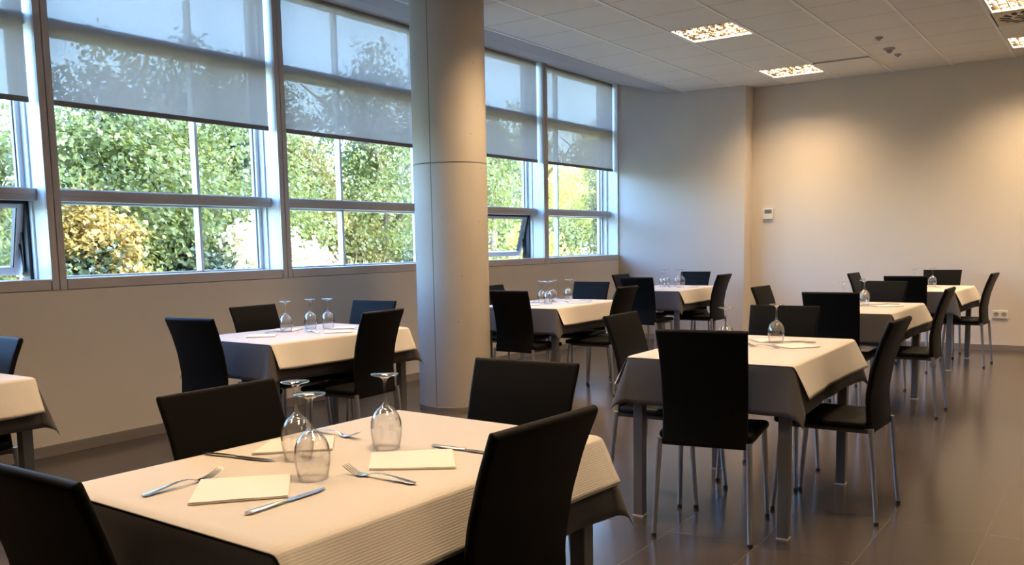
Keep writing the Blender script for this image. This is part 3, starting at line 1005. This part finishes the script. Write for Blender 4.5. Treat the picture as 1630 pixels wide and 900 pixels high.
GL = [('1', 1.384, 1.464, 'upside-down wine glass on the foreground table, nearest the viewer'), ('1', 1.499, 1.635, 'upside-down wine glass on the foreground table, partly behind another glass'),
      ('1', 1.700, 1.523, 'upside-down wine glass standing alone in the middle of the foreground table'),
      ('2', 3.855, 4.262, 'leftmost upside-down wine glass on the table left of the pillar'), ('2', 4.08, 4.278, 'middle of three upside-down glasses on the table left of the pillar'),
      ('2', 4.15, 4.19, 'rightmost upside-down wine glass on the table left of the pillar'),
      ('3', 6.76, 4.17, 'leftmost upside-down glass on the table just right of the pillar'), ('3', 6.66, 4.045, 'front upside-down glass in the cluster on the table just right of the pillar'),
      ('3', 6.93, 4.16, 'rear upside-down glass in the cluster on the table just right of the pillar'), ('3', 7.13, 4.115, 'upside-down wine glass apart at the right on the table just right of the pillar'),
      ('4', 9.62, 4.305, 'leftmost upside-down glass on the far window corner table'), ('4', 9.82, 4.345, 'second upside-down glass from left on the far window corner table'),
      ('4', 9.80, 4.205, 'third upside-down glass from left on the far window corner table'), ('4', 9.92, 4.20, 'rightmost upside-down glass on the far window corner table'),
      ('5', 4.199, 1.551, 'upside-down wine glass rising behind the back-on chair of the right row'), ('5', 4.484, 1.397, 'upside-down wine glass in the open on the nearest table of the right row'),
      ('6', 6.90, 1.665, 'left upside-down glass on the middle table of the right row'), ('6', 7.20, 1.585, 'front upside-down glass on the middle table of the right row'), ('6', 7.42, 1.63, 'rear upside-down glass on the middle table of the right row'),
      ('7', 9.80, 1.69, 'leftmost upside-down glass on the table nearest the back wall'), ('7', 9.95, 1.66, 'middle upside-down glass on the table nearest the back wall'), ('7', 10.16, 1.58, 'rightmost upside-down glass on the table nearest the back wall')]
proto = make_glass(); first = True
for t, x, y, lb in GL:
    o = proto if first else proto.copy()
    if not first: C.objects.link(o)
    first = False
    o.location = (x, y, SURF); tag(o, lb, 'glass', 'upside-down wine glasses')

# ------------------------------------------------------------------ napkins and cutlery
rnd = random.Random(5)
def napkin(quad, lb):
    """quad: four world (x,y) corners; folded paper with two layers"""
    cx_ = sum(q[0] for q in quad) / 4; cy_ = sum(q[1] for q in quad) / 4
    b = MB(); s = rnd.random() * 10
    Q = [Vector((q[0] - cx_, q[1] - cy_, 0)) for q in quad]
    for lay, (z0, th) in enumerate(((.001, .0014), (.0034, .0014))):
        n = 14
        top = []; bot = []
        sc_ = 1 - .012 * lay
        for j in range(n + 1):
            for i in range(n + 1):
                u, v_ = i / n, j / n
                p = (Q[0] * (1 - u) + Q[1] * u) * (1 - v_) + (Q[3] * (1 - u) + Q[2] * u) * v_
                p = p * sc_
                h = .004 * max(0, noise.noise(Vector((u * 2.2 + s, v_ * 2.2, 0)))) * (.4 + lay) * (v_ ** 2)
                top.append((p.x, p.y, z0 + th + h)); bot.append((p.x, p.y, z0 + h * .8))
        m_ = n + 1; K = m_ * m_
        fs = [(j * m_ + i, j * m_ + i + 1, (j + 1) * m_ + i + 1, (j + 1) * m_ + i) for j in range(n) for i in range(n)]
        fb = [tuple(K + q for q in f[::-1]) for f in fs]
        side = []
        for i in range(n):
            side += [(i, K + i, K + i + 1, i + 1), (n * m_ + i, n * m_ + i + 1, K + n * m_ + i + 1, K + n * m_ + i),
                     (i * m_, (i + 1) * m_, K + (i + 1) * m_, K + i * m_), (i * m_ + n, K + i * m_ + n, K + (i + 1) * m_ + n, (i + 1) * m_ + n)]
        b.add(top + bot, fs + fb + side)
    o = b.build('napkin', 'napkin', smooth=True)
    o.location = (cx_, cy_, SURF)
    return tag(o, lb, 'napkin', 'cream paper napkins')
def strip(b, stations, th):
    """stations: (s, y_center, halfwidth, z)"""
    n = 6
    base = len(b.v)
    for (s, yc, hw, z) in stations:
        for k in range(8):
            a_ = 2 * PI * (k + .5) / 8
            b.v.append((s, yc + hw * math.cos(a_) * 1.05, z + th * math.sin(a_)))
    for i in range(len(stations) - 1):
        for k in range(8):
            q = base + i * 8
            b.f.append((q + k, q + (k + 1) % 8, q + 8 + (k + 1) % 8, q + 8 + k)); b.mi.append(0)
    b.f.append(tuple(base + k for k in range(8))[::-1]); b.mi.append(0)
    q = base + (len(stations) - 1) * 8
    b.f.append(tuple(q + k for k in range(8))); b.mi.append(0)
def make_fork():
    b = MB()
    strip(b, [(0, 0, .004, .003), (.004, 0, .0085, .003), (.02, 0, .0098, .004), (.06, 0, .0075, .009), (.09, 0, .005, .012), (.115, 0, .0036, .0115), (.128, 0, .0034, .008), (.138, 0, .006, .0045), (.148, 0, .0115, .003), (.160, 0, .0128, .0035), (.166, 0, .0125, .0045)], .0013)
    for k in range(4):
        y = (k - 1.5) * .0068
        strip(b, [(.160, y, .0026, .0035), (.175, y, .0023, .007), (.190, y, .0020, .0125), (.200, y, .0014, .0175), (.204, y, .0005, .0195)], .0012)
    return b.build('fork', 'steel', smooth=True)
def make_knife():
    b = MB()
    strip(b, [(0, 0, .003, .003), (.005, 0, .0075, .0035), (.03, 0, .0085, .004), (.07, 0, .0072, .004), (.098, 0, .0055, .004), (.104, 0, .0052, .004)], .0028)
    strip(b, [(.102, 0, .005, .004), (.112, 0, .0085, .0035), (.16, 0, .0095, .003), (.195, .001, .0085, .003), (.213, .004, .005, .003), (.221, .007, .001, .003)], .0008)
    return b.build('knife', 'steel', smooth=True)
fork0, knife0 = make_fork(), make_knife()
def put(src, a_, c_, lb, cat, used={}):
    key = src.name
    if used.get(key): o = src.copy(); C.objects.link(o)
    else: o = src; used[key] = True
    o.location = (a_[0], a_[1], SURF)
    o.rotation_euler = (0, 0, math.atan2(c_[1] - a_[1], c_[0] - a_[0]))
    tag(o, lb, cat, 'steel forks' if cat == 'fork' else 'steel knives')
    return o
# foreground table
napkin([(1.236, 1.67), (1.378, 1.528), (1.247, 1.396), (1.097, 1.529)], 'cream napkin at the near end of the foreground table, beside the nearest glass')
napkin([(1.607, 1.915 - .06), (1.733, 1.743), (1.613, 1.631), (1.467, 1.771)], 'cream napkin behind the two overlapping glasses on the foreground table')
napkin([(1.628, 1.512), (1.769, 1.362), (1.62, 1.24), (1.504, 1.406)], 'cream napkin in front of the lone glass on the foreground table')
put(fork0, (1.088, 1.668), (1.31, 1.668), 'steel fork pointing at the nearest napkin, left side of the foreground table', 'fork')
put(fork0, (1.762, 1.868), (1.746, 1.676), 'steel fork partly behind the wine glasses on the foreground table', 'fork')
put(fork0, (1.463, 1.232), (1.459, 1.438), 'steel fork below the lone glass, in front of its napkin on the foreground table', 'fork')
put(knife0, (1.116, 1.374), (1.34, 1.374), 'steel knife nearest the viewer on the foreground table', 'knife')
put(knife0, (1.414, 1.885), (1.444, 1.684), 'steel knife beside the dark chair at the far left side of the foreground table', 'knife')
put(knife0, (1.776, 1.435), (1.782, 1.257), 'steel knife half hidden by the large chair on the foreground table', 'knife')
# setting helper for the other tables
def tw(t, u, v_):
    x, y, dr = TB[t]; c_, s_ = math.cos(math.radians(dr)), math.sin(math.radians(dr))
    return (x + c_ * u - s_ * v_, y + s_ * u + c_ * v_)
def nap(t, u, v_, a_, lb, hw=.08, hh=.085):
    c_, s_ = math.cos(math.radians(a_)), math.sin(math.radians(a_))
    napkin([tw(t, u + c_ * p - s_ * q, v_ + s_ * p + c_ * q) for p, q in ((-hw, -hh), (hw, -hh), (hw, hh), (-hw, hh))], lb)
def cut(src, t, u, v_, a_, lb, cat):
    p = tw(t, u, v_); q = tw(t, u + math.cos(math.radians(a_)), v_ + math.sin(math.radians(a_)))
    put(src, p, q, lb, cat)
wh = {'2': 'on the table left of the pillar', '3': 'on the table just right of the pillar', '4': 'on the far window corner table', '5': 'on the nearest table of the right row', '6': 'on the middle table of the right row', '7': 'on the table nearest the back wall'}
for t in '234567':
    nap(t, -.30, .03, 45, 'cream napkin at the near end ' + wh[t])
    nap(t, .30, -.02, 40, 'cream napkin at the far end ' + wh[t])
    nap(t, .02, .20, 30, 'cream napkin at the window side ' + wh[t])
    nap(t, .10, -.20, 50, 'cream napkin at the aisle side ' + wh[t])
    cut(fork0, t, -.02, -.16, -80 + 150, 'steel fork beside the aisle side napkin ' + wh[t], 'fork')
    cut(knife0, t, .28, -.25, 85, 'steel knife beside the far end napkin ' + wh[t], 'knife')
    cut(fork0, t, -.20, .14, 10, 'steel fork beside the near end napkin ' + wh[t], 'fork')
nap('0', .25, -.1, 40, 'cream napkin on the table cut off by the left edge')

# ------------------------------------------------------------------ outside
rg = random.Random(11)
b = MB()
def gz(x, y):
    t = max(0, min(1, (y - 10) / 12))
    return -.4 + 1.45 * t * t * (3 - 2 * t) + .12 * noise.noise(Vector((x * .15, y * .15, 0)))
b.grid(60, 40, lambda u, v_: (-15 + 95 * u, 5.8 + 60 * v_, gz(-15 + 95 * u, 5.8 + 60 * v_)))
tag(b.build('ground', 'earth', smooth=True), 'grassy bank outside the windows', kind='structure')
b = MB()
b.grid(30, 3, lambda u, v_: (27 + 12 * u + 2 * v_, 15 + 9 * u - 1.0 + 1.3 * v_, gz(27 + 12 * u + 2 * v_, 15 + 9 * u - 1 + 1.3 * v_) + .03))
tag(b.build('trim_path', 'path'), 'pale earth path on the bank outside the last window', kind='structure')

def foliage_mesh(blobs, n, size, seed, shell=.55):
    r = random.Random(seed)
    b = MB()
    tot = sum(q[3] * q[4] * q[5] for q in blobs)
    for (x, y, z, rx, ry, rz_) in blobs:
        k = int(n * rx * ry * rz_ / tot)
        # sub clusters
        ncl = max(6, k // 45)
        cl = []
        for _ in range(ncl):
            while True:
                p = Vector((r.uniform(-1, 1), r.uniform(-1, 1), r.uniform(-1, 1)))
                if shell < p.length < 1: break
            cl.append(p)
        for _ in range(k):
            c_ = r.choice(cl)
            p = Vector((x + c_.x * rx, y + c_.y * ry, z + c_.z * rz_)) + Vector((r.gauss(0, .17), r.gauss(0, .17), r.gauss(0, .13))) * (.6 + .35 * min(rx, 2))
            nrm = (Vector((r.gauss(0, 1), r.gauss(0, 1), r.gauss(.5, 1))) + c_ * .8).normalized()
            t_ = nrm.cross(Vector((r.gauss(0, 1), r.gauss(0, 1), r.gauss(0, 1)))).normalized()
            s_ = nrm.cross(t_)
            L_ = size * r.uniform(.7, 1.35); W_ = L_ * .42
            v0 = p - t_ * L_ * .5; v3 = p + t_ * L_ * .5
            v1 = p + s_ * W_ + nrm * L_ * .12; v2 = p - s_ * W_ + nrm * L_ * .12
            b.add([v0, v1, v3, v2], [(0, 1, 2), (0, 2, 3)])
    return b
def tree(name, x, y, h, cr, mat, label, cat, seed, n=9000, size=.2, base=None, group='trees outside the windows', crown0=.3):
    z0 = gz(x, y) - .1 if base is None else base
    r = random.Random(seed)
    root = tag(empty(name, (x, y, z0)), label, cat, group)
    b = MB()
    H_ = h - z0
    pts = [(0, 0, 0)]
    for k in range(1, 7):
        t = k / 6
        pts.append((r.uniform(-.12, .12) * H_ * .12 * t * 4, r.uniform(-.1, .1) * H_ * .1 * t * 4, H_ * .85 * t))
    r0_ = .035 * H_ + .03
    b.tube(pts, [r0_ * (1 - .8 * k / 6) for k in range(7)], 10)
    for k in range(7):
        t = r.uniform(.3, .8); p = Vector(pts[int(t * 6)])
        a_ = r.uniform(0, 2 * PI); d = Vector((math.cos(a_), math.sin(a_), r.uniform(.4, 1.1))) * cr * .8
        b.tube([p, p + d * .5 + Vector((0, 0, .1)), p + d], [r0_ * .35, r0_ * .22, r0_ * .08], 7)
    b.build('trunk', 'bark', root, smooth=True)
    blobs = []
    nb = 11
    for k in range(nb):
        t = k / (nb - 1)
        z = H_ * (crown0 + (1 - crown0) * t) - .1 * H_ * t
        rad = cr * (math.sin(PI * (.22 + .68 * t)) ** .8) * .75
        a_ = r.uniform(0, 2 * PI); d = rad * .65 * (1 - .5 * t)
        blobs.append((math.cos(a_) * d, math.sin(a_) * d, z, rad * r.uniform(.65, 1), rad * r.uniform(.65, 1), H_ * .13 * r.uniform(.8, 1.3)))
    f = foliage_mesh(blobs, n, size, seed)
    o = f.build('foliage', mat, root, fix=False)
    return root
TR = [  # x, y, top z, crown radius, material, label
    (5.0, 10.8, 3.3, 1.5, 'leaf_green', 'leafy green tree beyond the window at the left edge'),
    (7.6, 12.0, 4.35, 1.5, 'leaf_green', 'large green tree behind the first full window, left side'),
    (6.6, 11.0, 2.05, .8, 'leaf_gold', 'golden leaved small tree low behind the first full window'),
    (9.3, 12.4, 4.85, 1.6, 'leaf_green', 'tall green tree in the middle of the first full window'),
    (11.0, 13.0, 4.9, 1.5, 'leaf_green', 'dense green tree beside the second mullion'),
    (13.3, 14.5, 4.4, 1.3, 'leaf_olive', 'olive coloured tree at the left of the second full window'),
    (15.9, 14.0, 6.1, 2.1, 'leaf_green', 'tall dark green tree partly hidden by the round pillar'),
    (18.6, 14.5, 6.3, 2.0, 'leaf_green', 'tall tree directly behind the round pillar'),
    (22.2, 15.5, 5.4, 1.6, 'leaf_green', 'green tree seen just right of the round pillar'),
    (26.0, 16.5, 6.0, 2.2, 'leaf_lime', 'bright yellow green tree behind the opened window right of the pillar'),
    (27.0, 13.6, 5.2, 1.3, 'leaf_olive', 'slender olive tree with visible trunk in the last window'),
    (31.0, 16.5, 6.2, 2.4, 'leaf_lime', 'sunlit yellow green tree filling the last window'),
    (35.0, 18.0, 6.6, 2.6, 'leaf_lime', 'sunlit yellow green tree at the far right of the last window'),
]
for i, (x, y, h, cr, mt_, lb) in enumerate(TR):
    tree('leafy_tree', x, y, h, cr, mt_, lb, 'tree', 30 + i, n=17000, size=.072 + .0032 * (y - 10), crown0=.24)
for i, (x, y, h) in enumerate([(11.5, 24, 3.0), (16.5, 26, 2.7), (21, 27, 2.9), (26, 28, 2.6), (32, 29, 3.2), (39, 30, 3.5), (46, 31, 3.2), (54, 32, 4.0)]):
    tree('distant_tree', x, y, h, 3.2, 'leaf_olive' if i % 2 else 'leaf_green', 'distant hazy green tree far behind the bank, ' + ['first from the left', 'second from the left', 'third from the left', 'fourth from the left', 'behind the tall trees at the pillar', 'behind the opened window', 'behind the last window', 'farthest to the right'][i], 'tree', 130 + i, n=9000, size=.3, crown0=.1)
def shrub(x, y, h, cr, mat, label, seed, n=3500, size=.13, name='shrub'):
    z0 = gz(x, y) - .05
    r = random.Random(seed)
    root = tag(empty(name, (x, y, z0)), label, 'shrub', 'shrubs on the bank outside')
    blobs = [(r.uniform(-.5, .5) * cr, r.uniform(-.4, .4) * cr, (h - z0) * r.uniform(.2, .75), cr * .6, cr * .5, (h - z0) * .3) for _ in range(6)]
    foliage_mesh(blobs, n, size, seed, .3).build('foliage', mat, root, fix=False)
    b = MB()
    for _ in range(6):
        a_ = r.uniform(0, 2 * PI); d = cr * .6
        b.tube([(0, 0, 0), (math.cos(a_) * d * .4, math.sin(a_) * d * .4, (h - z0) * .4), (math.cos(a_) * d, math.sin(a_) * d, (h - z0) * .75)], [.03, .02, .008], 6)
    b.build('stems', 'bark', root, smooth=True)
SH = [(4.2, 10.2, 1.75, .9, 'leaf_lime', 'yellow green shrub below the opened window at the left edge'),
      (6.1, 10.4, 1.25, .7, 'leaf_dark', 'low dark shrub at the bottom left of the first full window'),
      (8.6, 11.2, 1.5, .8, 'leaf_dark', 'low dark shrub in the middle of the first full window'),
      (9.4, 11.0, 1.72, .6, 'straw', 'pale straw coloured shrub beside the thin bar of the first full window'),
      (10.9, 11.6, 1.55, .7, 'straw', 'pale straw coloured shrub just right of the second mullion'),
      (14.6, 14.0, 1.8, 1.2, 'leaf_olive', 'olive shrub at the bottom of the second full window'),
      (16.8, 13.4, 1.6, 1.1, 'leaf_green', 'green shrub low beside the round pillar'),
      (22.0, 14.2, 1.9, 1.4, 'leaf_lime', 'bright shrub seen through the opened window right of the pillar'),
      (24.5, 14.8, 2.2, 1.5, 'leaf_green', 'green shrub at the bottom of the last window'),
      (29.5, 14.8, 2.3, 1.6, 'leaf_lime', 'yellow shrub at the bottom right of the last window')]
for i, (x, y, h, cr, mt_, lb) in enumerate(SH):
    shrub(x, y, h, cr, mt_, lb, 70 + i, 6000, .09 + .003 * (y - 10))
# dry grass
b = MB(); r = random.Random(4)
for _ in range(16000):
    y = r.uniform(12.5, 17); x = (y - 0) * r.uniform(.55, 2.0)
    if r.random() < .35: x = r.uniform(9.5, 15)
    z = gz(x, y); h = r.uniform(.35, .95) * (1.3 if 10 < x < 15 else .8)
    a_ = r.uniform(0, PI); dx, dy = math.cos(a_) * .022, math.sin(a_) * .022
    lx, ly = r.gauss(0, .12), r.gauss(0, .12)
    b.add([(x - dx, y - dy, z), (x + dx, y + dy, z), (x + dx * .7 + lx * .5, y + dy * .7 + ly * .5, z + h * .6), (x + lx, y + ly, z + h), (x - dx * .7 + lx * .5, y - dy * .7 + ly * .5, z + h * .6)], [(0, 1, 2, 4), (4, 2, 3)])
tag(b.build('dry_grass', 'straw', fix=False), 'tall pale dry grass on the bank outside', 'grass', kind='stuff')
